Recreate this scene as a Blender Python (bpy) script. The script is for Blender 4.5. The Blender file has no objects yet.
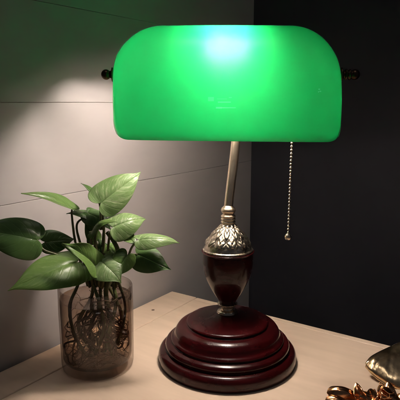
import bpy, bmesh, math, random
from mathutils import Vector, Matrix, noise
R = math.radians
PI = math.pi
S = bpy.context.scene
col = S.collection
rnd = random.Random(7)

# ---------------------------------------------------------------- camera
CAM_H = .273
PITCH = R(10.4)
cd = bpy.data.cameras.new('camera')
cd.sensor_width = 36
cd.lens = 532 / 400 * 36
cd.clip_start = .02
cd.clip_end = 50
cam = bpy.data.objects.new('camera', cd)
col.objects.link(cam)
cam.location = (0, 0, CAM_H)
cam.rotation_euler = (PI / 2 - PITCH, 0, 0)
S.camera = cam

# ---------------------------------------------------------------- light and exposure
w = bpy.data.worlds.new('World')
S.world = w
w.use_nodes = True
w.node_tree.nodes['Background'].inputs[0].default_value = (.82, .86, 1, 1)
w.node_tree.nodes['Background'].inputs[1].default_value = .03
S.view_settings.view_transform = 'Standard'
S.view_settings.look = 'None'
S.view_settings.gamma = 1
S.view_settings.exposure = 0
S.cycles.max_bounces = 14
S.cycles.transmission_bounces = 12
S.cycles.transparent_max_bounces = 16
S.cycles.diffuse_bounces = 6
S.cycles.sample_clamp_indirect = 60
BULB = 262.0

# weak fill light added overhead, mirrored softly in the top of the shade
ad = bpy.data.lights.new('overhead_fill', 'AREA')
ad.energy = .8
ad.shape = 'DISK'
ad.size = .30
ad.color = (1, .93, .88)
al = bpy.data.objects.new('overhead_fill', ad)
col.objects.link(al)
al.location = (.07, .09, 1.65)
al.rotation_euler = (Vector((.03, .52, .25)) - al.location).to_track_quat('-Z', 'Y').to_euler()


# ---------------------------------------------------------------- helpers
def tag(o, label=None, cat=None, group=None, kind=None):
    if label: o['label'] = label
    if cat: o['category'] = cat
    if group: o['group'] = group
    if kind: o['kind'] = kind
    return o


def empty(name, loc, rz=0):
    o = bpy.data.objects.new(name, None)
    col.objects.link(o)
    o.empty_display_size = .02
    o.location = loc
    o.rotation_euler = (0, 0, rz)
    return o


def obj(name, bm, mat, parent=None, smooth=True, loc=None, weld=True):
    if weld:
        bmesh.ops.remove_doubles(bm, verts=bm.verts, dist=1e-6)
    bmesh.ops.recalc_face_normals(bm, faces=bm.faces)
    me = bpy.data.meshes.new(name)
    bm.to_mesh(me)
    bm.free()
    for p in me.polygons:
        p.use_smooth = smooth
    if isinstance(mat, (list, tuple)):
        for m in mat: me.materials.append(m)
    elif mat: me.materials.append(mat)
    o = bpy.data.objects.new(name, me)
    col.objects.link(o)
    if parent: o.parent = parent
    if loc: o.location = loc
    return o


def spline(pts, n):
    """Catmull-Rom through tuples of any size, n samples per span"""
    P = [tuple(2 * a - b for a, b in zip(pts[0], pts[1]))] + list(pts) + [tuple(2 * a - b for a, b in zip(pts[-1], pts[-2]))]
    out = []
    for i in range(1, len(P) - 2):
        p0, p1, p2, p3 = P[i - 1:i + 3]
        for k in range(n):
            t = k / n
            out.append(tuple(.5 * (2 * b + (c - a) * t + (2 * a - 5 * b + 4 * c - d) * t * t + (3 * b - a - 3 * c + d) * t ** 3)
                             for a, b, c, d in zip(p0, p1, p2, p3)))
    out.append(tuple(pts[-1]))
    return out


def lathe(bm, prof, seg=96, mod=None, M=Matrix()):
    """prof: (r, z) from bottom to top"""
    rings = []
    for j, (r, z) in enumerate(prof):
        ring = []
        if r < 1e-7:
            v = bm.verts.new(M @ Vector((0, 0, z)))
            ring = [v] * seg
        else:
            for i in range(seg):
                a = 2 * PI * i / seg
                rr = r + (mod(a, j / (len(prof) - 1)) if mod else 0)
                ring.append(bm.verts.new(M @ Vector((rr * math.cos(a), rr * math.sin(a), z))))
        rings.append(ring)
    for A, B in zip(rings, rings[1:]):
        for i in range(seg):
            k = (i + 1) % seg
            q = []
            for v in (A[i], A[k], B[k], B[i]):
                if v not in q: q.append(v)
            if len(q) > 2:
                try: bm.faces.new(q)
                except ValueError: pass


def tube(bm, pts, rad, seg=10, cap=True):
    """pts: Vectors; rad: number, list or function of 0..1"""
    pts = [Vector(p) for p in pts]
    n = len(pts)
    up = None
    rings = []
    for i, p in enumerate(pts):
        d = (pts[min(i + 1, n - 1)] - pts[max(i - 1, 0)]).normalized()
        if up is None:
            up = d.orthogonal().normalized()
        up = (up - d * up.dot(d)).normalized()
        s = d.cross(up)
        r = rad(i / (n - 1)) if callable(rad) else (rad[i] if isinstance(rad, list) else rad)
        rings.append([bm.verts.new(p + (up * math.cos(2 * PI * k / seg) + s * math.sin(2 * PI * k / seg)) * r) for k in range(seg)])
    for A, B in zip(rings, rings[1:]):
        for k in range(seg):
            bm.faces.new((A[k], A[(k + 1) % seg], B[(k + 1) % seg], B[k]))
    if cap:
        bm.faces.new(rings[0][::-1])
        bm.faces.new(rings[-1])


def box(bm, x0, x1, y0, y1, z0, z1, bev=0, seg=3):
    r = bmesh.ops.create_cube(bm, size=1)
    vs = r['verts']
    for v in vs:
        v.co = Vector(((x0 + x1) / 2 + v.co.x * (x1 - x0), (y0 + y1) / 2 + v.co.y * (y1 - y0), (z0 + z1) / 2 + v.co.z * (z1 - z0)))
    if bev:
        es = list({e for v in vs for e in v.link_edges})
        bmesh.ops.bevel(bm, geom=es, offset=bev, segments=seg, affect='EDGES', profile=.5)


def at(u, v, Y):
    """a point of the place seen at (u, v) of the 400 px photograph, at depth Y metres in front of the camera foot"""
    x, y = (u - 200) / 532, (200 - v) / 532
    d = Vector((x, math.cos(PITCH) + y * math.sin(PITCH), -math.sin(PITCH) + y * math.cos(PITCH)))
    return Vector((0, 0, CAM_H)) + d * (Y / d.y)


# ---------------------------------------------------------------- materials
def mat(name):
    m = bpy.data.materials.new(name)
    m.use_nodes = True
    nt = m.node_tree
    return m, nt, nt.nodes['Principled BSDF']


def N(nt, t, **kw):
    n = nt.nodes.new(t)
    for k, v in kw.items():
        if hasattr(n, k) and not k.startswith('i_'): setattr(n, k, v)
    return n


def noise_tex(nt, scale, detail=4, rough=.55, coord='Object', stretch=(1, 1, 1)):
    tc = nt.nodes.new('ShaderNodeTexCoord')
    mp = nt.nodes.new('ShaderNodeMapping')
    mp.inputs['Scale'].default_value = stretch
    nt.links.new(tc.outputs[coord], mp.inputs[0])
    n = nt.nodes.new('ShaderNodeTexNoise')
    n.inputs['Scale'].default_value = scale
    n.inputs['Detail'].default_value = detail
    n.inputs['Roughness'].default_value = rough
    nt.links.new(mp.outputs[0], n.inputs['Vector'])
    return n


def ramp(nt, src, stops):
    r = nt.nodes.new('ShaderNodeValToRGB')
    el = r.color_ramp.elements
    while len(el) < len(stops): el.new(.5)
    for e, (p, c) in zip(el, stops):
        e.position = p
        e.color = (c, c, c, 1) if isinstance(c, (int, float)) else (*c, 1)
    nt.links.new(src, r.inputs[0])
    return r


def bump(nt, src, b, strength, dist):
    n = nt.nodes.new('ShaderNodeBump')
    n.inputs['Strength'].default_value = strength
    n.inputs['Distance'].default_value = dist
    nt.links.new(src, n.inputs['Height'])
    nt.links.new(n.outputs[0], b.inputs['Normal'])
    return n


def m_simple(name, c1, c2, rough, scale, metal=0, bumpk=0, stretch=(1, 1, 1), coat=0, r2=None, coat_r=.15, spec=.5):
    m, nt, b = mat(name)
    n = noise_tex(nt, scale, 5, .6, 'Object', stretch)
    nt.links.new(ramp(nt, n.outputs[0], [(.3, c1), (.7, c2)]).outputs[0], b.inputs['Base Color'])
    b.inputs['Metallic'].default_value = metal
    b.inputs['Roughness'].default_value = rough
    b.inputs['Specular IOR Level'].default_value = spec
    if r2 is not None:
        n2 = noise_tex(nt, scale * 2.7, 5, .65, 'Object', stretch)
        nt.links.new(ramp(nt, n2.outputs[0], [(.3, rough), (.7, r2)]).outputs[0], b.inputs['Roughness'])
    if bumpk: bump(nt, n.outputs[0], b, .5, bumpk)
    if coat:
        b.inputs['Coat Weight'].default_value = coat
        b.inputs['Coat Roughness'].default_value = coat_r
    return m


M_wall = m_simple('painted_boarding', (.355, .332, .325), (.395, .368, .358), .62, 6, bumpk=.0004, stretch=(1, 1, 3), r2=.5)
M_dark = m_simple('dark_wall_paint', (.026, .0255, .033), (.032, .031, .0395), .8, 9, bumpk=.0004, r2=.7, spec=.3)
M_floor = m_simple('floor_boards', (.05, .035, .025), (.09, .06, .045), .5, 4, stretch=(1, 8, 1))
M_table = m_simple('pale_laminate', (.61, .475, .355), (.70, .55, .42), .42, 7, bumpk=.00006, stretch=(1.4, 9, 1), r2=.52, spec=.35)
M_carcass = m_simple('desk_side_board', (.42, .29, .20), (.5, .36, .25), .5, 8, stretch=(1, 1, .2))
M_brass = m_simple('antique_brass', (.74, .60, .44), (.84, .71, .55), .29, 90, metal=1, r2=.31, stretch=(1, 1, .2))
M_bronze = m_simple('dark_bronze', (.05, .032, .02), (.12, .075, .045), .25, 60, metal=1, r2=.4)
M_silver = m_simple('aged_silver', (.52, .44, .34), (.70, .61, .48), .20, 60, metal=1, r2=.34)
M_gold = m_simple('polished_pale_gold', (.66, .48, .28), (.74, .56, .34), .17, 25, metal=1, r2=.30, bumpk=.0008)
M_copper = m_simple('polished_copper', (.68, .33, .16), (.80, .44, .23), .16, 40, metal=1, r2=.27, bumpk=.0006)
M_root = m_simple('root_skin', (.030, .016, .009), (.32, .21, .125), .45, 22, bumpk=.0004)
M_stem = m_simple('stem_skin', (.09, .10, .035), (.15, .20, .06), .45, 50, bumpk=.0003)
M_dstem = m_simple('dark_stem_skin', (.075, .065, .028), (.14, .155, .055), .45, 50, bumpk=.0003)
M_nail = m_simple('nail_dimple', (.10, .06, .04), (.16, .10, .06), .6, 300)

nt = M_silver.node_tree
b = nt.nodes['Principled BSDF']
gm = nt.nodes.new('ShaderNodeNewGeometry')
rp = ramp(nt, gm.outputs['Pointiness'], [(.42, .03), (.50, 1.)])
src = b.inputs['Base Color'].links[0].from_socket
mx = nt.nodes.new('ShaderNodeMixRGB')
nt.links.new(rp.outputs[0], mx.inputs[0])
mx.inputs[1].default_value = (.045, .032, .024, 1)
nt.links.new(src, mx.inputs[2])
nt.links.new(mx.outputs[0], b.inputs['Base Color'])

# lacquered dark red wood
M_wood, nt, b = mat('red_lacquered_wood')
n = noise_tex(nt, 22, 6, .6, 'Object', (1, 1, 5))
nt.links.new(ramp(nt, n.outputs[0], [(.28, (.016, .0011, .0014)), (.5, (.029, .0018, .0024)), (.75, (.048, .0030, .0036))]).outputs[0], b.inputs['Base Color'])
n2 = noise_tex(nt, 60, 4, .6)
nt.links.new(ramp(nt, n2.outputs[0], [(.3, .22), (.7, .29)]).outputs[0], b.inputs['Roughness'])
b.inputs['Coat Weight'].default_value = .25
b.inputs['Specular IOR Level'].default_value = .24
b.inputs['Coat Roughness'].default_value = .10

# cased glass: green outside, opal white inside
def cased(name, dcol, tcol, tmix, gloss_r, gloss_k, fcol, fmix):
    m = bpy.data.materials.new(name)
    m.use_nodes = True
    nt = m.node_tree
    nt.nodes.clear()
    out = nt.nodes.new('ShaderNodeOutputMaterial')
    d = nt.nodes.new('ShaderNodeBsdfDiffuse')
    t = nt.nodes.new('ShaderNodeBsdfTranslucent')
    g = nt.nodes.new('ShaderNodeBsdfGlossy')
    g.inputs['Roughness'].default_value = gloss_r
    d.inputs[0].default_value = (*dcol, 1)
    t.inputs[0].default_value = (*tcol, 1)
    tn = noise_tex(nt, 14, 3, .5)
    mm = nt.nodes.new('ShaderNodeMixRGB')
    mm.blend_type = 'MULTIPLY'
    mm.inputs[0].default_value = 1
    mm.inputs[1].default_value = (*tcol, 1)
    nt.links.new(ramp(nt, tn.outputs[0], [(.2, .93), (.8, 1.0)]).outputs[0], mm.inputs[2])
    nt.links.new(mm.outputs[0], t.inputs[0])
    m1 = nt.nodes.new('ShaderNodeMixShader')
    m1.inputs[0].default_value = tmix
    nt.links.new(d.outputs[0], m1.inputs[1])
    nt.links.new(t.outputs[0], m1.inputs[2])
    # the part of the light that goes forward through the cloudy glass without being fully scattered
    rf = nt.nodes.new('ShaderNodeBsdfRefraction')
    rf.inputs['Color'].default_value = (*fcol, 1)
    rf.inputs['IOR'].default_value = 1.3
    rf.inputs['Roughness'].default_value = .62
    mf = nt.nodes.new('ShaderNodeMixShader')
    mf.inputs[0].default_value = fmix
    nt.links.new(m1.outputs[0], mf.inputs[1])
    nt.links.new(rf.outputs[0], mf.inputs[2])
    m1 = mf
    fr = nt.nodes.new('ShaderNodeFresnel')
    fr.inputs[0].default_value = 1.45
    mu = nt.nodes.new('ShaderNodeMath')
    mu.operation = 'MULTIPLY'
    mu.inputs[1].default_value = gloss_k
    nt.links.new(fr.outputs[0], mu.inputs[0])
    m2 = nt.nodes.new('ShaderNodeMixShader')
    nt.links.new(mu.outputs[0], m2.inputs[0])
    nt.links.new(m1.outputs[0], m2.inputs[1])
    nt.links.new(g.outputs[0], m2.inputs[2])
    nt.links.new(m2.outputs[0], out.inputs[0])
    return m


M_green = cased('green_glass', (.004, .28, .07), (.0025, .52, .122), .74, .20, .9, (.17, .46, .22), .068)
M_opal = cased('opal_lining', (.93, .93, .92), (.95, .95, .94), .26, .3, .5, (1, 1, 1), .17)
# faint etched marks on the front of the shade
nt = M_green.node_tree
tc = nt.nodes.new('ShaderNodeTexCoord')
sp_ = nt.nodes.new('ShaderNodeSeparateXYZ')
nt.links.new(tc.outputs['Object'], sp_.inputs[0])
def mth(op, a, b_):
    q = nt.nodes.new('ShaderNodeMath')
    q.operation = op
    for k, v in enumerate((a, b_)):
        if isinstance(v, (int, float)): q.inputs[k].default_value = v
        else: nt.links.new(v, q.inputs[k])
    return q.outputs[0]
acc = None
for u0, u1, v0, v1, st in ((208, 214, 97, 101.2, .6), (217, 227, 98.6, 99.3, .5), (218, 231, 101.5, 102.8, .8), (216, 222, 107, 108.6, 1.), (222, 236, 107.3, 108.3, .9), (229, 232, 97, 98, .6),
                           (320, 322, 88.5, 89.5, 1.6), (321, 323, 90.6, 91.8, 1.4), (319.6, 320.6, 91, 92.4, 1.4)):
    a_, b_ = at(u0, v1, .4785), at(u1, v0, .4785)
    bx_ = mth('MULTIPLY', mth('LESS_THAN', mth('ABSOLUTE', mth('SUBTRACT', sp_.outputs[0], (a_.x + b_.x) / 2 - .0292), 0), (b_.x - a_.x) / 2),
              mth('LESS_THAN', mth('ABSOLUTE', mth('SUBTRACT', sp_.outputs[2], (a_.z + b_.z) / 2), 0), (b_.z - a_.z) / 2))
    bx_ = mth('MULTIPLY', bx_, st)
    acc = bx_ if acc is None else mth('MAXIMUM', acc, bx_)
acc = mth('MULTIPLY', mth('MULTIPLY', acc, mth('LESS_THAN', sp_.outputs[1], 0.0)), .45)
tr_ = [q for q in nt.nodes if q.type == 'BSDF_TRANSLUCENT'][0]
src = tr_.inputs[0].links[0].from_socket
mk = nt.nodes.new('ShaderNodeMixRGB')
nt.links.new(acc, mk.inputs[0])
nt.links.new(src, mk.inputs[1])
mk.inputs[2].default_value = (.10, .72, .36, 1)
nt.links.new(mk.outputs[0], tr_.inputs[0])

M_bulb = bpy.data.materials.new('lit_bulb')
M_bulb.use_nodes = True
nt = M_bulb.node_tree
nt.nodes.clear()
e = nt.nodes.new('ShaderNodeEmission')
e.inputs[0].default_value = (1, .865, .77, 1)
e.inputs[1].default_value = BULB
o_ = nt.nodes.new('ShaderNodeOutputMaterial')
nt.links.new(e.outputs[0], o_.inputs[0])


def clear(name, tint, ior, mixk):
    """clear body: part refracting, part straight-through so lamp light passes it"""
    m = bpy.data.materials.new(name)
    m.use_nodes = True
    nt = m.node_tree
    nt.nodes.clear()
    out = nt.nodes.new('ShaderNodeOutputMaterial')
    lwa = nt.nodes.new('ShaderNodeLayerWeight')
    lwa.inputs[0].default_value = .5
    pa = nt.nodes.new('ShaderNodeMath')
    pa.operation = 'POWER'
    pa.inputs[1].default_value = 3.0
    nt.links.new(lwa.outputs['Facing'], pa.inputs[0])
    tc_ = nt.nodes.new('ShaderNodeMixRGB')      # a longer way through the wall where it turns away
    nt.links.new(pa.outputs[0], tc_.inputs[0])
    tc_.inputs[1].default_value = (*tint, 1)
    tc_.inputs[2].default_value = (tint[0] * .42, tint[1] * .38, tint[2] * .36, 1)
    g = nt.nodes.new('ShaderNodeBsdfRefraction')
    nt.links.new(tc_.outputs[0], g.inputs['Color'])
    g.inputs['IOR'].default_value = ior
    g.inputs['Roughness'].default_value = 0.0
    t = nt.nodes.new('ShaderNodeBsdfTransparent')
    nt.links.new(tc_.outputs[0], t.inputs[0])
    m1 = nt.nodes.new('ShaderNodeMixShader')
    m1.inputs[0].default_value = mixk
    nt.links.new(g.outputs[0], m1.inputs[1])
    nt.links.new(t.outputs[0], m1.inputs[2])
    gl = nt.nodes.new('ShaderNodeBsdfGlossy')
    gl.inputs['Roughness'].default_value = .03
    lw0 = nt.nodes.new('ShaderNodeLayerWeight')
    lw0.inputs[0].default_value = .5
    lwp = nt.nodes.new('ShaderNodeMath')
    lwp.operation = 'POWER'
    lwp.inputs[1].default_value = 4.0
    nt.links.new(lw0.outputs['Facing'], lwp.inputs[0])
    lw_ = nt.nodes.new('ShaderNodeMath')
    lw_.operation = 'MULTIPLY_ADD'
    lw_.inputs[1].default_value = .5
    lw_.inputs[2].default_value = .036
    nt.links.new(lwp.outputs[0], lw_.inputs[0])
    m2 = nt.nodes.new('ShaderNodeMixShader')
    nt.links.new(lw_.outputs[0], m2.inputs[0])
    nt.links.new(m1.outputs[0], m2.inputs[1])
    nt.links.new(gl.outputs[0], m2.inputs[2])
    nt.links.new(m2.outputs[0], out.inputs[0])
    return m


M_glass = clear('vase_glass', (.95, .925, .905), 1.2, 1.0)
M_water = clear('brown_tinged_water', (.83, .75, .68), 1.10, 1.0)


def leaf_mat(name, c_dark, c_mid, c_pale, pale_lo, pale_hi, translucent=.3, rough=.33):
    m, nt, b = mat(name)
    uv = nt.nodes.new('ShaderNodeUVMap')
    sep = nt.nodes.new('ShaderNodeSeparateXYZ')
    nt.links.new(uv.outputs[0], sep.inputs[0])
    # v: 0..1 across (0.5 = midrib), u: 0..1 along
    def math_(op, a, b_=None, c=None):
        q = nt.nodes.new('ShaderNodeMath')
        q.operation = op
        for k, s in enumerate((a, b_, c)):
            if s is None: continue
            if isinstance(s, (int, float)): q.inputs[k].default_value = s
            else: nt.links.new(s, q.inputs[k])
        return q.outputs[0]
    ac = math_('ABSOLUTE', math_('SUBTRACT', sep.outputs[1], .5))          # 0..0.5
    nz = noise_tex(nt, 45, 4, .6, 'Object')
    wob = math_('MULTIPLY', math_('SUBTRACT', nz.outputs[0], .5), .10)
    ph = math_('ADD', math_('SUBTRACT', math_('MULTIPLY', sep.outputs[0], 1.0), math_('MULTIPLY', ac, 1.0)), wob)
    fr = math_('FRACT', math_('MULTIPLY', ph, 7.0))
    vein = math_('SUBTRACT', 1.0, math_('MINIMUM', math_('MULTIPLY', math_('ABSOLUTE', math_('SUBTRACT', fr, .5)), 9.0), 1.0))
    rib = math_('SUBTRACT', 1.0, math_('MINIMUM', math_('MULTIPLY', ac, 45.0), 1.0))
    both = math_('MAXIMUM', math_('MULTIPLY', vein, .16), math_('MULTIPLY', rib, .7))
    # base colour
    n1 = noise_tex(nt, 30, 5, .6, 'Object')
    basec = ramp(nt, n1.outputs[0], [(.3, c_dark), (.7, c_mid)])
    # pale variegation streaks running along the side veins
    cmb = nt.nodes.new('ShaderNodeCombineXYZ')
    nt.links.new(math_('MULTIPLY', ph, 16.0), cmb.inputs[0])
    nt.links.new(math_('MULTIPLY', sep.outputs[1], 4.0), cmb.inputs[1])
    oi = nt.nodes.new('ShaderNodeObjectInfo')
    nt.links.new(math_('MULTIPLY', oi.outputs['Random'], 37.0), cmb.inputs[2])
    n2 = nt.nodes.new('ShaderNodeTexNoise')
    n2.inputs['Scale'].default_value = 1.1
    n2.inputs['Detail'].default_value = 6
    n2.inputs['Roughness'].default_value = .7
    nt.links.new(cmb.outputs[0], n2.inputs['Vector'])
    pale = ramp(nt, n2.outputs[0], [(pale_lo, 0.), (pale_hi, 1.)])
    mx = nt.nodes.new('ShaderNodeMixRGB')
    nt.links.new(pale.outputs[0], mx.inputs[0])
    nt.links.new(basec.outputs[0], mx.inputs[1])
    mx.inputs[2].default_value = (*c_pale, 1)
    mx2 = nt.nodes.new('ShaderNodeMixRGB')
    nt.links.new(math_('MULTIPLY', both, .45), mx2.inputs[0])
    nt.links.new(mx.outputs[0], mx2.inputs[1])
    mx2.inputs[2].default_value = tuple(min(1, c * 1.5 + .015) for c in c_mid) + (1,)
    nt.links.new(mx2.outputs[0], b.inputs['Base Color'])
    b.inputs['Roughness'].default_value = rough
    b.inputs['Specular IOR Level'].default_value = .36
    bump(nt, math_('ADD', math_('MULTIPLY', math_('MAXIMUM', math_('MULTIPLY', vein, .35), rib), -.5), math_('MULTIPLY', n1.outputs[0], 1.3)), b, .6, .0009)
    tr = nt.nodes.new('ShaderNodeBsdfTranslucent')
    hs = nt.nodes.new('ShaderNodeMixRGB')
    hs.blend_type = 'MULTIPLY'
    hs.inputs[0].default_value = 1
    nt.links.new(mx2.outputs[0], hs.inputs[1])
    hs.inputs[2].default_value = (1, 1, .5, 1)
    nt.links.new(hs.outputs[0], tr.inputs[0])
    ms = nt.nodes.new('ShaderNodeMixShader')
    ms.inputs[0].default_value = translucent
    out = [q for q in nt.nodes if q.type == 'OUTPUT_MATERIAL'][0]
    nt.links.new(b.outputs[0], ms.inputs[1])
    nt.links.new(tr.outputs[0], ms.inputs[2])
    nt.links.new(ms.outputs[0], out.inputs[0])
    return m


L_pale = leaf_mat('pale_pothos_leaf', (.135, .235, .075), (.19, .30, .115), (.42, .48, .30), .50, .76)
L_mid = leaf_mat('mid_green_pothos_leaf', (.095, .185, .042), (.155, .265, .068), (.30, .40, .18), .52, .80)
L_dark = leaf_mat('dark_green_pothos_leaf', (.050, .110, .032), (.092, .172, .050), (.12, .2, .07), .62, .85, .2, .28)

# ================================================================ the setting
AZ = -R(34.6)                     # the wall and the desk run 34.6 degrees to the right of the view
CORNER = Vector((-.0412, .7457, 0))
# frame: local +Y along the left wall away from the camera, local +X along the desk's far edge towards the right
def frame(name):
    o = empty(name, CORNER, AZ)
    return o
FM = Matrix.Translation(CORNER) @ Matrix.Rotation(AZ, 4, 'Z')


def place(o):
    o.matrix_world = FM
    return o


FLOOR = -.72
PITCHB = .1025
# left wall: horizontal boards with thin shadow gaps
lw = tag(empty('wall', FM @ Vector((-.006, 0, FLOOR)), AZ), 'pinkish white wall of wide horizontal boards with thin seams behind the plant', 'wall')
x1 = -.006
z = .273 - 10 * PITCHB + .0006 - .0
bm = bmesh.new()
zs = [FLOOR, -.45, -.14, .1705, .273, .3755, .686, .996, 1.306, 1.6]
for za, zb_ in zip(zs, zs[1:]):
    box(bm, x1 - .012, x1, -1.6, .243, za + .00018, zb_ - .00018, .0004, 2)
o = obj('boarding', bm, M_wall, smooth=False)
o.matrix_world = FM
o.parent = lw
o.matrix_parent_inverse = Matrix.Identity(4)
o.location = Vector((.006, 0, -FLOOR)); o.rotation_euler = (0, 0, 0)
bm = bmesh.new()
box(bm, x1 - .05, x1 - .0125, -1.6, .243, FLOOR, 1.68)
o = obj('backing', bm, M_carcass, lw, smooth=False, loc=(.006, 0, -FLOOR))

# dark right wall
bm = bmesh.new()
box(bm, -.056, 2.2, .2435, .30, FLOOR, 1.68)
dw = place(obj('dark_wall', bm, M_dark, smooth=False))
tag(dw, 'plain charcoal black wall behind the lamp on the right', 'wall')
bm = bmesh.new()
box(bm, -.056, 2.2, -1.6, .3, FLOOR - .03, FLOOR - .001)
tag(place(obj('floor', bm, M_floor, smooth=False)), kind='structure')

# ---------------------------------------------------------------- the desk
dk = tag(empty('desk', FM @ Vector((.3, -.3, FLOOR)), AZ), 'pale beige wooden desk top carrying the lamp and the plant', 'desk')
off = Vector((-.3, .3, -FLOOR))
LPW = .0452
def part(name, bm, m, parent, **k):
    return obj(name, bm, m, parent, loc=off, **k)
bm = bmesh.new()
box(bm, 0, LPW - .0004, -.62, 0, -.022, 0, .0014, 3)
narrow = part('edge_board', bm, M_table, dk, smooth=False)
bm = bmesh.new()
box(bm, LPW + .0004, .62, -.62, -.0104, -.022, -.0002, .0010, 3)
part('tabletop', bm, M_table, dk, smooth=False)
bm = bmesh.new()
box(bm, LPW + .0004, .62, -.0100, -.0003, -.022, -.0001, .0012, 3)
part('edge_strip', bm, M_table, dk, smooth=False)
bm = bmesh.new()
box(bm, .004, .022, -.60, -.006, FLOOR, -.0225, .001)
part('side_panel', bm, M_carcass, dk, smooth=False)
bm = bmesh.new()
box(bm, .59, .608, -.60, -.006, FLOOR, -.0225, .001)
part('side_panel', bm, M_carcass, dk, smooth=False)
bm = bmesh.new()
box(bm, .0225, .5895, -.024, -.008, FLOOR + .06, -.0225, .001)
part('back_panel', bm, M_carcass, dk, smooth=False)
# screw dimple in the edge board
pt = FM.inverted() @ Vector((-.0628, .6729, 0))
bm = bmesh.new()
lathe(bm, [(0, .0002), (.0009, .0002), (.0016, .0004), (.0021, .0002), (.0022, -.001)], 20, M=Matrix.Translation(Vector((pt.x, pt.y, 0))))
part('screw_cap', bm, M_nail, dk)

# ================================================================ the lamp
LX, LY = .0292, .5372
lamp = tag(empty('desk_lamp', (LX, LY, 0)), "banker's desk lamp with lit green glass shade on a round dark red wooden base", 'lamp')
c = .01
base = spline([(7.05, 0), (7.25, .08), (7.36, .35), (7.38, .8), (7.26, 1.18), (7.0, 1.42), (6.66, 1.52)], 6) + \
    spline([(6.52, 1.53), (6.47, 1.58), (6.50, 1.66)], 3) + spline([(6.60, 1.74), (6.64, 1.92), (6.52, 2.18), (6.22, 2.34)], 5) + \
    spline([(6.02, 2.36), (5.95, 2.40), (5.94, 2.46)], 3) + \
    spline([(6.00, 2.52), (6.02, 2.62), (5.92, 2.76), (5.74, 2.90), (5.62, 3.12), (5.52, 3.42), (5.26, 3.78), (4.86, 4.0), (4.55, 4.05)], 6) + \
    spline([(4.36, 4.07), (4.30, 4.12), (4.30, 4.18)], 3) + spline([(4.34, 4.24), (4.34, 4.36), (4.18, 4.50), (3.7, 4.62), (2.8, 4.82), (1.9, 5.0), (1.25, 5.18), (.9, 5.3), (0, 5.32)], 5)
bm = bmesh.new()
lathe(bm, [(0, 0)] + base and [(0, 0)] + [(max(0, r) * c, z * c) for r, z in base], 128)
obj('base', bm, M_wood, lamp)
bm = bmesh.new()
ring = spline([(0, 5.25), (1.02, 5.25), (1.08, 5.4), (.98, 5.55), (.72, 5.66), (.66, 5.85), (.74, 6.0), (.98, 6.1), (1.05, 6.22), (.96, 6.34), (0, 6.36)], 5)
lathe(bm, [(max(0, r) * c, z * c) for r, z in ring], 48)
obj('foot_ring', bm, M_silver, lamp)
bm = bmesh.new()
vs = spline([(0, 6.3), (.78, 6.32), (.92, 6.6), (1.26, 7.15), (1.75, 7.96), (2.36, 9.3), (2.60, 10.5), (2.64, 11.3), (2.62, 11.9), (2.55, 12.12), (0, 12.25)], 6)
lathe(bm, [(max(0, r) * c, z * c) for r, z in vs], 96)
obj('turned_body', bm, M_wood, lamp)

# embossed cap with two rows of leaves
def emb(a, v):
    tot = 0
    for row, (nn, v0, v1, ph) in enumerate([(11, .16, .72, 0), (11, .40, .98, .5)]):
        if not v0 < v < v1: continue
        t = (v - v0) / (v1 - v0)
        u = ((a / (2 * PI) * nn + ph) % 1) - .5
        wdt = .50 * math.sin(PI * min(1, .25 + t * .75)) ** .7 * (1 if t < .8 else 1)
        if wdt <= .01: continue
        q = abs(u) / wdt
        if q < 1:
            h = (1 - q ** 2.2) * min(1, t * 5) * (1 - t ** 6)
            h -= .45 * math.exp(-(u / .035) ** 2)
            h -= .25 * (math.sin(t * 22 - abs(u) * 16) > .4)
            tot = max(tot, h) if row == 0 else max(tot * .6, h)
    return tot * .0017
bm = bmesh.new()
cap = [(0, 12.1), (2.58, 12.1)] + spline([(2.60, 12.14), (2.64, 12.22), (2.60, 12.30), (2.50, 12.36)], 4)
body = spline([(2.46, 12.5), (2.38, 12.75), (2.14, 13.2), (1.72, 13.75), (1.22, 14.3), (.86, 14.7), (.70, 15.0)], 9)
prof = cap + body + [(.66, 15.02), (0, 15.02)]
n_c, n_b = len(cap), len(body)
lathe(bm, [(r * c, z * c) for r, z in prof], 264, mod=lambda a, v: emb(a, (v * (len(prof) - 1) - n_c) / (n_b - 1)) if n_c <= v * (len(prof) - 1) < n_c + n_b else 0)
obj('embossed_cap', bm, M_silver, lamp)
bm = bmesh.new()
coll = [(0, 14.95), (.62, 14.95)]
for k in range(3):
    z0 = 15.0 + k * .3
    coll += [(.66, z0 + .02), (.76, z0 + .09), (.76, z0 + .2), (.66, z0 + .28)]
coll += [(.56, 15.95), (.58, 16.02)]
coll += [(.58 + .0 + .19 * math.sin(PI * k / 10), 16.02 + .72 * k / 10 + 0) for k in range(1, 10)] + [(.5, 16.78), (.44, 16.9), (0, 16.92)]
coll = [(r, z) for r, z in coll]
lathe(bm, [(r * c, z * c) for r, z in coll], 48)
obj('collar', bm, M_brass, lamp)
# neck
SZ = .300                          # pivot height
nk = spline([(.0, .0, .166), (.0014, .001, .180), (.0036, .002, .200), (.0058, .003, .220), (.0078, .004, .245), (.007, .007, .268), (.003, .012, .290), (0, .014, .300)], 10)
bm = bmesh.new()
tube(bm, nk, .0047, 24)
M_neck = m_simple('brushed_brass', (.78, .64, .47), (.86, .73, .56), .29, 60, metal=1, r2=.31)
obj('neck', bm, M_neck, lamp)
# cross rod inside the shade and the two end finials
SA = .1078                         # half length of the shade
RX = -.0038                        # shade centre relative to the lamp axis
RY = .004
bm = bmesh.new()
tube(bm, [(RX - SA + .006, .014, SZ), (RX + SA - .006, .014, SZ)], .0028, 14)
for s in (-1, 1):
    tube(bm, [(RX + s * (SA - .008), .014, SZ), (RX + s * (SA - .003), RY, SZ)], .003, 12)
obj('cross_rod', bm, M_bronze, lamp)


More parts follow.
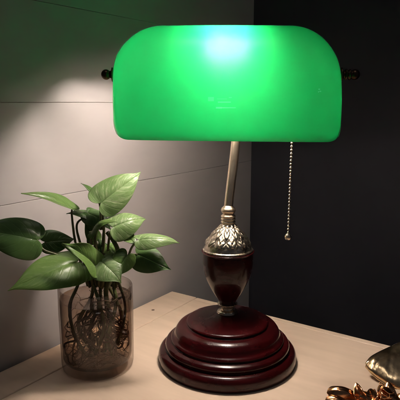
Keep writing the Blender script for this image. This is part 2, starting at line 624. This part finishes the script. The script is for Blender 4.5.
def finial(side, ln):
    bm = bmesh.new()
    e_ = .002 if ln < .015 else .0045
    p = [(0, -.006 - e_), (.0030, -.006 - e_), (.0030, .000 - e_), (.0066, .0004), (.0072, .0016), (.0040, .0026), (.0034, .004)]
    if ln > .015:
        p += [(.0044, .0048), (.0056, .0056), (.0056, .0064), (.0040, .0072), (.0040, .0084), (.0054, .0092), (.0054, .0100), (.0036, .0110)]
    z0 = p[-1][1]
    rb = .0052
    p += [(rb * math.sin(PI * (.22 + .78 * k / 10)), z0 + rb * (1 - math.cos(PI * (.22 + .78 * k / 10))) * .95 - .0012) for k in range(11)]
    p[-1] = (0, p[-1][1])
    lathe(bm, p, 36, M=Matrix.Rotation(side * PI / 2, 4, 'Y'))
    return bm
sw = lambda zz, n=3.7: (1 - ((max(0, zz)) ** n)) ** (1 / n)
# the shade: cased glass, long rounded trough turned open side down
ZB, SH = .2385, .1073
BF, BR = .060, .058                # depth towards the viewer / towards the wall
TILT = .65
SN = 4.0


def shade_pt(s, th, grow=0.0):
    q = min(1, abs(s))
    cz = max(0, (q - .57) / .43)
    kz = 1 - .53 * (1 - math.sqrt(max(0, 1 - cz * cz))) - .012 * q * q
    ky = max(0, 1 - q ** 6.0) ** (1 / 6.0)
    cs, sn = math.cos(th), math.sin(th)
    e = 2 / 2.35
    yy = -math.copysign(abs(cs) ** e, cs)
    hh = abs(sn) ** e
    y = RY + (BF if yy < 0 else BR) * yy * ky
    rise = TILT * max(0, y - (RY - BF) - .012)
    cq = min(1, max(0, (q - .84) / .16))
    rise += .017 * (1 - math.sqrt(max(0, 1 - cq * cq))) - .0012 * s
    rim = ZB + rise
    z = rim + (ZB + SH - rim) * hh * kz
    return Vector((RX + SA * s, y - .004 * hh, z))


def build_shade():
    bm = bmesh.new()
    ns, nth = 120, 64
    grid = []
    for i in range(ns + 1):
        a = -PI / 2 + PI * i / ns
        s = math.copysign(1 - (1 - abs(math.sin(a))) ** 1.35, a)
        row = [bm.verts.new(shade_pt(s, PI * j / nth)) for j in range(nth + 1)]
        grid.append(row)
    for i in range(ns):
        for j in range(nth):
            try: bm.faces.new((grid[i][j], grid[i + 1][j], grid[i + 1][j + 1], grid[i][j + 1]))
            except ValueError: pass
    bmesh.ops.remove_doubles(bm, verts=bm.verts, dist=1e-5)
    bmesh.ops.dissolve_degenerate(bm, edges=bm.edges, dist=1e-5)
    bmesh.ops.recalc_face_normals(bm, faces=bm.faces)
    # outward?
    tot = sum((f.normal.dot(f.calc_center_median() - Vector((RX, RY, ZB + .04))) for f in bm.faces))
    if tot < 0: bmesh.ops.reverse_faces(bm, faces=bm.faces)
    # thickness by hand: inner copy along normals, stitched at the rim
    bm.normal_update()
    inner = {}
    outer_faces = list(bm.faces)
    for v in list(bm.verts):
        inner[v] = bm.verts.new(v.co - v.normal * .0032)
    for f in outer_faces:
        g = bm.faces.new([inner[v] for v in reversed(f.verts)])
        g.material_index = 1
    for e in list(bm.edges):
        if len(e.link_faces) == 1 and e.verts[0] in inner and e.verts[1] in inner:
            a, b_ = e.verts
            f = e.link_faces[0]
            try: bm.faces.new((b_, a, inner[a], inner[b_]))
            except ValueError: pass
    me = bpy.data.meshes.new('shade')
    bm.to_mesh(me)
    bm.free()
    for p in me.polygons: p.use_smooth = True
    me.materials.append(M_green)
    me.materials.append(M_opal)
    o = bpy.data.objects.new('lamp_shade', me)
    col.objects.link(o)
    o.parent = lamp
    return o


shade = build_shade()
for side, ln in ((-1, .012), (1, .02)):
    sx = 1
    o = obj('finial', finial(side, ln), M_bronze, lamp, loc=(RX + side * (SA * sx + (.0030 if side < 0 else .0055)), RY, SZ))
# bulb and socket (pull switch)
BX, BY, BZ = -.0115, -.0060, .3235
BM_ = Matrix.Translation(Vector((BX, BY, BZ))) @ Matrix.Rotation(PI / 2, 4, 'Y')
bm = bmesh.new()
bp = spline([(0, -.0135), (.0055, -.0125), (.0103, -.008), (.0125, 0), (.0118, .007), (.009, .015), (.0075, .022), (.007, .027), (0, .0272)], 6)
lathe(bm, [(max(0, r), z) for r, z in bp], 48, M=BM_)
obj('light_bulb', bm, M_bulb, lamp)
bm = bmesh.new()
sp = [(0, .0275), (.0085, .0275), (.0105, .030), (.0105, .046), (.0115, .048), (.0115, .054), (.010, .066), (.006, .073), (0, .074)]
lathe(bm, sp, 40, M=BM_)
tube(bm, [(BX + .058, BY, BZ - .004), (BX + .062, .014, SZ)], .004, 12)
obj('socket', bm, M_brass, lamp)
bm = bmesh.new()
box(bm, -.016, .060, .0175, .0205, .264, .3190, .0012, 2)  # added plate behind the bulb, dims its light towards the wall corner
obj('blocker_plate', bm, M_brass, lamp, smooth=False)
# pull chain
cx, cy = .0585, -.030
bm = bmesh.new()
tube(bm, [(cx - .002, -.020, .298), (cx - .0005, cy + .004, .2985), (cx, cy, .296)], .0016, 8)
zt, zb = .2955, .1475
nb = int((zt - zb) / .0033)
for k in range(nb + 1):
    z = zt - (zt - zb) * k / nb
    bmesh.ops.create_uvsphere(bm, u_segments=12, v_segments=8, radius=.00128, matrix=Matrix.Translation(Vector((cx - .0012 * (k / nb), cy, z))))
tube(bm, [(cx, cy, zt), (cx - .0012, cy, zb)], .0004, 6)
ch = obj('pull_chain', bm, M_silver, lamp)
bm = bmesh.new()
kp = [(0, -.0046), (.0026, -.0040), (.0034, -.0020), (.0034, -.0006), (.0025, .0012), (.0012, .0022), (.0010, .0036), (0, .0038)]
lathe(bm, kp, 24, M=Matrix.Translation(Vector((cx - .0012, cy, zb - .003))))
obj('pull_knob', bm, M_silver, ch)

# ================================================================ glass vase, water
VX, VY, VR, VH = -.1078, .5230, .0378, .088
vase = bmesh.new()
vp = spline([(0, 0), (.030, 0), (.0355, .0012), (.0372, .005), (.0375, .012)], 4) + spline([(.0377, .03), (.0382, .06), (VR, VH - .001)], 4) + \
    [(VR - .0004, VH), (VR - .0014, VH), (VR - .0019, VH - .001)] + spline([(.0362, .06), (.0357, .03), (.0353, .013), (.032, .0085), (.02, .0075), (0, .007)], 4)
lathe(vase, [(max(0, r), z) for r, z in vp], 96)
vo = obj('glass_vase', vase, M_glass, loc=(VX, VY, 0))
tag(vo, 'clear straight glass vase of water and roots holding the leafy plant', 'vase')
WL = .0755
bm = bmesh.new()
lathe(bm, [(0, .0069), (.0200, .0074), (.0321, .0083), (.0355, .0128), (.0359, .03), (.0364, .06), (.0366, WL + .0005), (.0360, WL), (0, WL)], 96)
wo = obj('water', bm, M_water, loc=(VX, VY, 0))
tag(wo, 'clear brownish water filling the glass vase around the roots', 'water')

# ================================================================ the pothos
plant = tag(empty('pothos_plant', (VX, VY, 0)), 'green pothos cutting with heart shaped leaves growing from the water vase', 'plant')
PO = Vector((VX, VY, 0))


HEART = [(1, 0, 1), (.955, .022, .975), (.89, .065, .93), (.80, .145, .86), (.68, .265, .76), (.53, .385, .64), (.36, .468, .51), (.19, .50, .39),
         (.04, .475, .28), (-.07, .39, .19), (-.125, .275, .12), (-.125, .16, .07), (-.08, .065, .03), (-.01, .010, .005), (0, 0, 0)]
OVAL = [(1, 0, 1), (.985, .09, .97), (.93, .21, .91), (.82, .34, .81), (.66, .45, .66), (.5, .49, .5), (.34, .46, .36), (.18, .37, .22), (.07, .23, .11), (.01, .08, .04), (0, 0, 0)]


def leaf_mesh(base, tip, nrm, wid, droop=.12, fold=.25, roll=0.0, lobe=.16, nt_=3, ns_=20, curl=0, wave=.02, tipk=1.0, seed=0, blunt=False):
    """a heart shaped (or oval) blade around its midrib from the stalk's joint to the tip"""
    L = (tip - base).length
    e1 = (tip - base).normalized()
    e3 = (nrm - e1 * nrm.dot(e1)).normalized()
    e2 = e3.cross(e1)
    lr = random.Random(seed * 31 + 5)
    asym = [1 + lr.uniform(-.07, .07), 1 + lr.uniform(-.07, .07)]
    bm = bmesh.new()
    uvl = bm.loops.layers.uv.new('UVMap')
    tipbend = lr.uniform(-.05, .05)
    grid = []
    for (bx_, by_, mx_) in spline(OVAL if blunt else HEART, 3)[1:-1]:
        row = []
        for j in range(ns_ + 1):
            s = -1 + 2 * j / ns_
            q = abs(s)
            if not blunt and bx_ < 0: bx2 = bx_ * lobe / .125 * 1.0
            else: bx2 = bx_
            tt = mx_ + (bx2 - mx_) * q
            hw = by_ * wid * asym[0 if s < 0 else 1]
            yy = math.copysign(q * max(0, hw), s)
            yy += tipbend * wid * max(0, tt - .5) ** 2 * 4
            tc_ = min(1, max(0, tt))
            zz = fold * abs(yy) - (curl * yy * yy / wid * 2) + droop * L * (4 * tc_ * (1 - tc_)) * .5 + roll * yy
            zz += wave * L * math.sin(tt * 8 + seed + (1.3 if s > 0 else 0)) * q ** 2 * .45
            zz += .016 * L * noise.noise(Vector((tt * 3 + seed, s * 2, seed * 1.7)))
            zz -= .0010 * math.exp(-(s / .10) ** 2) * (1 - tc_)
            row.append((bm.verts.new(base + e1 * (L * tt) + e2 * yy + e3 * zz), mx_, (s + 1) / 2))
        grid.append(row)
    for i in range(len(grid) - 1):
        for j in range(ns_):
            q = (grid[i][j], grid[i + 1][j], grid[i + 1][j + 1], grid[i][j + 1])
            f = bm.faces.new([v[0] for v in q])
            for lp, v in zip(f.loops, q): lp[uvl].uv = (v[1], v[2])
    bm.normal_update()
    return bm


def add_leaf(name, bu, tu, width_px, nrm, m, stem=None, parent=plant, origin=PO, mod_t=.00042, **k):
    """bu / tu: (u, v, Y) of leaf base and tip"""
    base, tip = at(*bu) - origin, at(*tu) - origin
    depth = (bu[2] + tu[2]) / 2 / .97
    bm = leaf_mesh(base, tip, Vector(nrm).normalized(), width_px * depth / 532, **k)
    me = bpy.data.meshes.new(name)
    bm.to_mesh(me)
    bm.free()
    for p in me.polygons: p.use_smooth = True
    me.materials.append(m)
    o = bpy.data.objects.new(name, me)
    col.objects.link(o)
    o.parent = parent
    s = o.modifiers.new('t', 'SOLIDIFY')
    s.thickness = mod_t
    s.offset = 0
    s2 = o.modifiers.new('s', 'SUBSURF')
    s2.levels = 1
    s2.render_levels = 1
    if stem:
        pts = [tuple(base + (tip - base) * .02)] + [tuple(at(*q) - origin) for q in stem]
        sb = bmesh.new()
        r0 = .0009
        tube(sb, spline(pts, 8), lambda t: r0 + .0007 * t, 8)
        obj('petiole', sb, M_dstem, o)
    return o

#         base            tip             width  normal (towards camera = -y)
VM = (95, 285, .522)           # vase mouth
# main stems: three vines leave the mouth
LV = [
    # pale leaves on top
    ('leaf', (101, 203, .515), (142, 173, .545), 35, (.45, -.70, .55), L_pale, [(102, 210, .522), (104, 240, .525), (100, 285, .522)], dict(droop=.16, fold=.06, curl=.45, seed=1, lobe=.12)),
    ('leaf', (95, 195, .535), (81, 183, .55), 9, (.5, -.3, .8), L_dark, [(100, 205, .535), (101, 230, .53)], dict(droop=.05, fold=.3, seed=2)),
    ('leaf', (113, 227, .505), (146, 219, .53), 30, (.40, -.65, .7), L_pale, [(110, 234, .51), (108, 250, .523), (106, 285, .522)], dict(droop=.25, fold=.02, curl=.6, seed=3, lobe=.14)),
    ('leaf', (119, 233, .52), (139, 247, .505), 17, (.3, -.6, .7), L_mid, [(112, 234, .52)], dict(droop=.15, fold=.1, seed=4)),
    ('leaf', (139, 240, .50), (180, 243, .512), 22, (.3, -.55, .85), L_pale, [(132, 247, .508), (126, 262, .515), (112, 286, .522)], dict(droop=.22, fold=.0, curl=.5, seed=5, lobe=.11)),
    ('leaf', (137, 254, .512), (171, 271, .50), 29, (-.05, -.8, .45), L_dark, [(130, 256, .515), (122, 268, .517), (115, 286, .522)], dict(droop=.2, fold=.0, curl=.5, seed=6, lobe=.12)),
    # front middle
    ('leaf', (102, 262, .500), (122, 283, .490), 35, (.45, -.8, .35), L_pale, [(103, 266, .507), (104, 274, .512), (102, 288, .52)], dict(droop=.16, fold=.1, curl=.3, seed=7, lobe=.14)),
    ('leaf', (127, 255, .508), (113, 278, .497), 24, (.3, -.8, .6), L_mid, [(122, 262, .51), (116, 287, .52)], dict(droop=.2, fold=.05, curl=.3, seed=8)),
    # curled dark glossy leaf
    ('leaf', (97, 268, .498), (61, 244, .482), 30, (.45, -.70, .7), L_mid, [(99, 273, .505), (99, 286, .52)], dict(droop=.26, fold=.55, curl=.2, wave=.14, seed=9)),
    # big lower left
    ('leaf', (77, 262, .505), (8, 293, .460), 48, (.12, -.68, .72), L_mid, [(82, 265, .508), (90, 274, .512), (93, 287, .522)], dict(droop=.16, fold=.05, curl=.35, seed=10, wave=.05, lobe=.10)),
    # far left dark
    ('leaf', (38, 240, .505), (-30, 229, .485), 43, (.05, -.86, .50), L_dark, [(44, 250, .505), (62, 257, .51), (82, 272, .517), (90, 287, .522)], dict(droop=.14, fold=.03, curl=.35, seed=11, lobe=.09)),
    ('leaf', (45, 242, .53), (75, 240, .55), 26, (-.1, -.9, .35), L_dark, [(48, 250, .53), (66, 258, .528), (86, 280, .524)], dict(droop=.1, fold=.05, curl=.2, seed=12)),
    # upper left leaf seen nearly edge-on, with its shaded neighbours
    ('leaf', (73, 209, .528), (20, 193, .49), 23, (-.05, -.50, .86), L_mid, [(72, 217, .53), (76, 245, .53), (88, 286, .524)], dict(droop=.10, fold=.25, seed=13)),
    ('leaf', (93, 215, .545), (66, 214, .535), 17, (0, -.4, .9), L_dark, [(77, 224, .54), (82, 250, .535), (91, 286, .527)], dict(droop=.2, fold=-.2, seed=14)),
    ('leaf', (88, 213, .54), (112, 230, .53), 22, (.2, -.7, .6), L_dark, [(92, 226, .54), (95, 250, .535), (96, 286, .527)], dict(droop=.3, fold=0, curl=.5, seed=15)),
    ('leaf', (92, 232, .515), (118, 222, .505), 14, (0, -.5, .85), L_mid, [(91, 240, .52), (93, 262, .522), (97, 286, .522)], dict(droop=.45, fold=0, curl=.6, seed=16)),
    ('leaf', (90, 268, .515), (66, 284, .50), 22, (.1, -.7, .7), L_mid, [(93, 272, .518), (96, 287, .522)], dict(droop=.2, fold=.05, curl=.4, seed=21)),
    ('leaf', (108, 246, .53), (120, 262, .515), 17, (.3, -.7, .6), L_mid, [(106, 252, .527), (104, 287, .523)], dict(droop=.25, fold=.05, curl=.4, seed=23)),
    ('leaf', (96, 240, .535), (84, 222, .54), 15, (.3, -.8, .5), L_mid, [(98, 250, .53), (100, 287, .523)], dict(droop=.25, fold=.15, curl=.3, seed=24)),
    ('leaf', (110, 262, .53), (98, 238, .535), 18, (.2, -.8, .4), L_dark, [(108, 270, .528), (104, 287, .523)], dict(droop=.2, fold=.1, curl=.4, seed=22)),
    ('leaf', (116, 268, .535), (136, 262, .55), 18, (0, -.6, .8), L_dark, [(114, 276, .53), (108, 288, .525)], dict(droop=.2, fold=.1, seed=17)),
]
for nm, b0, t0, wpx, nr, m, st, kw in LV:
    add_leaf(nm, b0, t0, wpx, nr, m, st, **kw)

# thick vines: from the top of the plant down into the water
def vine(pts, r0, r1, m, name='stem'):
    bm = bmesh.new()
    P = [tuple(at(*q) - PO) for q in pts]
    S_ = spline(P, 10)
    tube(bm, S_, lambda t: (r0 + (r1 - r0) * t) * (1 + .18 * max(0, math.sin(t * 19)) ** 8), 10)
    return obj(name, bm, m, plant)
vine([(107, 232, .522), (113, 240, .52), (118, 253, .518), (112, 270, .52), (106, 292, .523), (110, 325, .525), (104, 352, .525)], .0022, .0026, M_stem)
vine([(98, 226, .535), (95, 240, .53), (98, 262, .527), (100, 300, .525), (90, 330, .523), (96, 355, .522)], .0013, .0020, M_dstem)
vine([(80, 262, .52), (78, 284, .515), (70, 305, .508), (73, 330, .498), (84, 352, .50), (92, 356, .505)], .0016, .0018, M_dstem)
vine([(118, 280, .515), (125, 305, .51), (122, 330, .505), (112, 350, .508)], .0014, .0012, M_dstem)
vine([(91, 224, .54), (88, 240, .535), (92, 265, .53), (92, 295, .525), (78, 325, .52), (92, 350, .512)], .0012, .0022, M_dstem)
vine([(104, 228, .53), (103, 250, .53), (106, 280, .525), (121, 312, .53), (118, 345, .53)], .0012, .0020, M_dstem)
vine([(122, 262, .515), (114, 282, .52), (116, 305, .515), (108, 335, .51), (112, 356, .515)], .0016, .0022, M_stem)
vine([(84, 262, .505), (92, 282, .52), (100, 305, .512), (104, 330, .505), (96, 352, .51)], .0013, .0022, M_stem)

# tangle of thin roots filling the water
bm = bmesh.new()
rr = random.Random(11)
def inside(p, rmax=.0335):
    q = Vector((p.x, p.y))
    if q.length > rmax: q = q.normalized() * rmax
    return Vector((q.x, q.y, min(max(p.z, .0105), WL + .003)))
for k in range(95):
    a = rr.uniform(0, 2 * PI)
    r = rr.uniform(0, .016)
    p = Vector((r * math.cos(a) + .003, r * math.sin(a), rr.uniform(.03, .074)))
    d = Vector((math.cos(a) * rr.uniform(.3, 1), math.sin(a) * rr.uniform(.3, 1), -rr.uniform(.1, 1))).normalized()
    pts = [p.copy()]
    for q in range(rr.randint(9, 20)):
        d = (d + Vector((rr.gauss(0, .4), rr.gauss(0, .4), rr.gauss(-.06, .35)))).normalized()
        p = inside(p + d * .0052)
        if p.z < .013: d.z = abs(d.z) * .5
        if Vector((p.x, p.y)).length > .032:
            d -= Vector((p.x, p.y, 0)).normalized() * .9
        pts.append(p.copy())
    r0 = rr.choice([.00035, .0005, .0006, .0009, .0014])
    tube(bm, spline([tuple(q) for q in pts], 3), lambda t, r0=r0: r0 * (1 - .65 * t), 6)
ro = obj('roots', bm, M_root, plant, weld=False)

# ================================================================ metal ornaments at the lower right
gx = Vector((.19, .50, 0))
gold = empty('gold_leaf_dish', gx)
tag(gold, 'shiny pale gold pointed shell shaped ornament at the lower right corner', 'ornament')


def loft_shell(name, up, lo, m, parent, org, bulge, thick, nx=40, ny=18, ridge=0.0):
    """a curved metal sheet hung between an upper and a lower edge curve"""
    U = spline([tuple(at(*q) - org) for q in up], 12)
    D = spline([tuple(at(*q) - org) for q in lo], 12)
    bm = bmesh.new()
    g_ = []
    out = Vector((-.1, -.65, .75)).normalized()
    n_ = min(len(U), len(D))
    for i in range(n_):
        a, b_ = Vector(U[i]), Vector(D[i])
        wdt = (a - b_).length
        row = []
        for j in range(ny + 1):
            t = j / ny
            p = a.lerp(b_, t) + out * bulge * min(wdt, .022) * (math.sin(PI * t) ** .45)
            p += out * (.0014 * noise.noise(Vector((i * .10, t * 2.6, 3.0))) + .00022 * noise.noise(Vector((i * .35, t * 7, 1.0))))
            p += out * ridge * wdt * math.exp(-((t - .45) / .07) ** 2)
            row.append(bm.verts.new(p))
        g_.append(row)
    for i in range(n_ - 1):
        for j in range(ny):
            try: bm.faces.new((g_[i][j], g_[i + 1][j], g_[i + 1][j + 1], g_[i][j + 1]))
            except ValueError: pass
    o = obj(name, bm, m, parent)
    s_ = o.modifiers.new('t', 'SOLIDIFY')
    s_.thickness = thick
    s_.offset = 0
    s_ = o.modifiers.new('s', 'SUBSURF')
    s_.render_levels = 1
    return o


loft_shell('shell', [(365.5, 364.5, .500), (372, 356.5, .508), (388, 348, .516), (405, 341, .520), (430, 340, .515), (455, 352, .500)],
           [(366, 367.2, .4995), (371, 373, .492), (382, 381, .483), (396, 389, .474), (422, 396, .468), (454, 392, .470)], M_gold, gold, gx, .26, .0022)
bm = bmesh.new()
rimc = [tuple(at(*q) - gx) for q in ((366, 366, .500), (372, 373.4, .492), (382, 381.6, .483), (396, 389.8, .474), (422, 397, .468), (454, 392.5, .470))]
tube(bm, spline(rimc, 10), .0011, 10)
obj('rim', bm, M_gold, gold)
cx0 = Vector((.16, .452, 0))
cop = empty('copper_flower', cx0)
tag(cop, 'polished copper ornament of curled leaves and ruffled petals in front of the gold shell', 'ornament')
CL = [((356, 396, .452), (327, 391, .455), 18, (-.05, -.45, .9), dict(droop=.5, curl=1.1, fold=0, seed=1, blunt=True)),
      ((350, 407, .442), (326, 398, .448), 16, (-.2, -.6, .8), dict(droop=.4, curl=1.0, fold=0, seed=2, blunt=True)),
      ((366, 399, .45), (356, 383, .457), 11, (-.6, -.6, .5), dict(droop=.6, curl=-.9, fold=.2, seed=3, blunt=True)),
      ((378, 402, .45), (352, 395, .452), 13, (.2, -.6, .85), dict(droop=.5, curl=.9, fold=.1, seed=4, blunt=True)),
      ((372, 408, .44), (346, 404, .442), 14, (.1, -.6, .85), dict(droop=.5, curl=.9, fold=.1, seed=5, blunt=True))]
for b0, t0, wpx, nr, kw in CL:
    add_leaf('curled_leaf', b0, t0, wpx, nr, M_copper, None, cop, cx0, mod_t=.0014, wave=.05, lobe=.1, **kw)
# crumpled leaf-like petals heaped below the shell
pr = random.Random(5)
for k in range(26):
    u0, v0 = pr.uniform(366, 410), pr.uniform(391, 410)
    v0 += max(0, (384 - u0) * .25)
    a_ = pr.uniform(-2.6, -.5)
    ln_ = pr.uniform(8, 15)
    add_leaf('petal', (u0, v0, .446 + pr.uniform(-.004, .006)), (u0 + ln_ * math.cos(a_), v0 + ln_ * math.sin(a_) * .8, .455 + pr.uniform(-.006, .008)), pr.uniform(9, 15),
             (pr.uniform(-.6, .6), -.6, pr.uniform(.3, .9)), M_copper, None, cop, cx0,
             mod_t=.0010, droop=pr.uniform(.2, .6), curl=pr.uniform(-.9, .9), fold=pr.uniform(-.2, .5), wave=.18, lobe=.1, seed=k, ns_=10, blunt=k % 2 == 0)
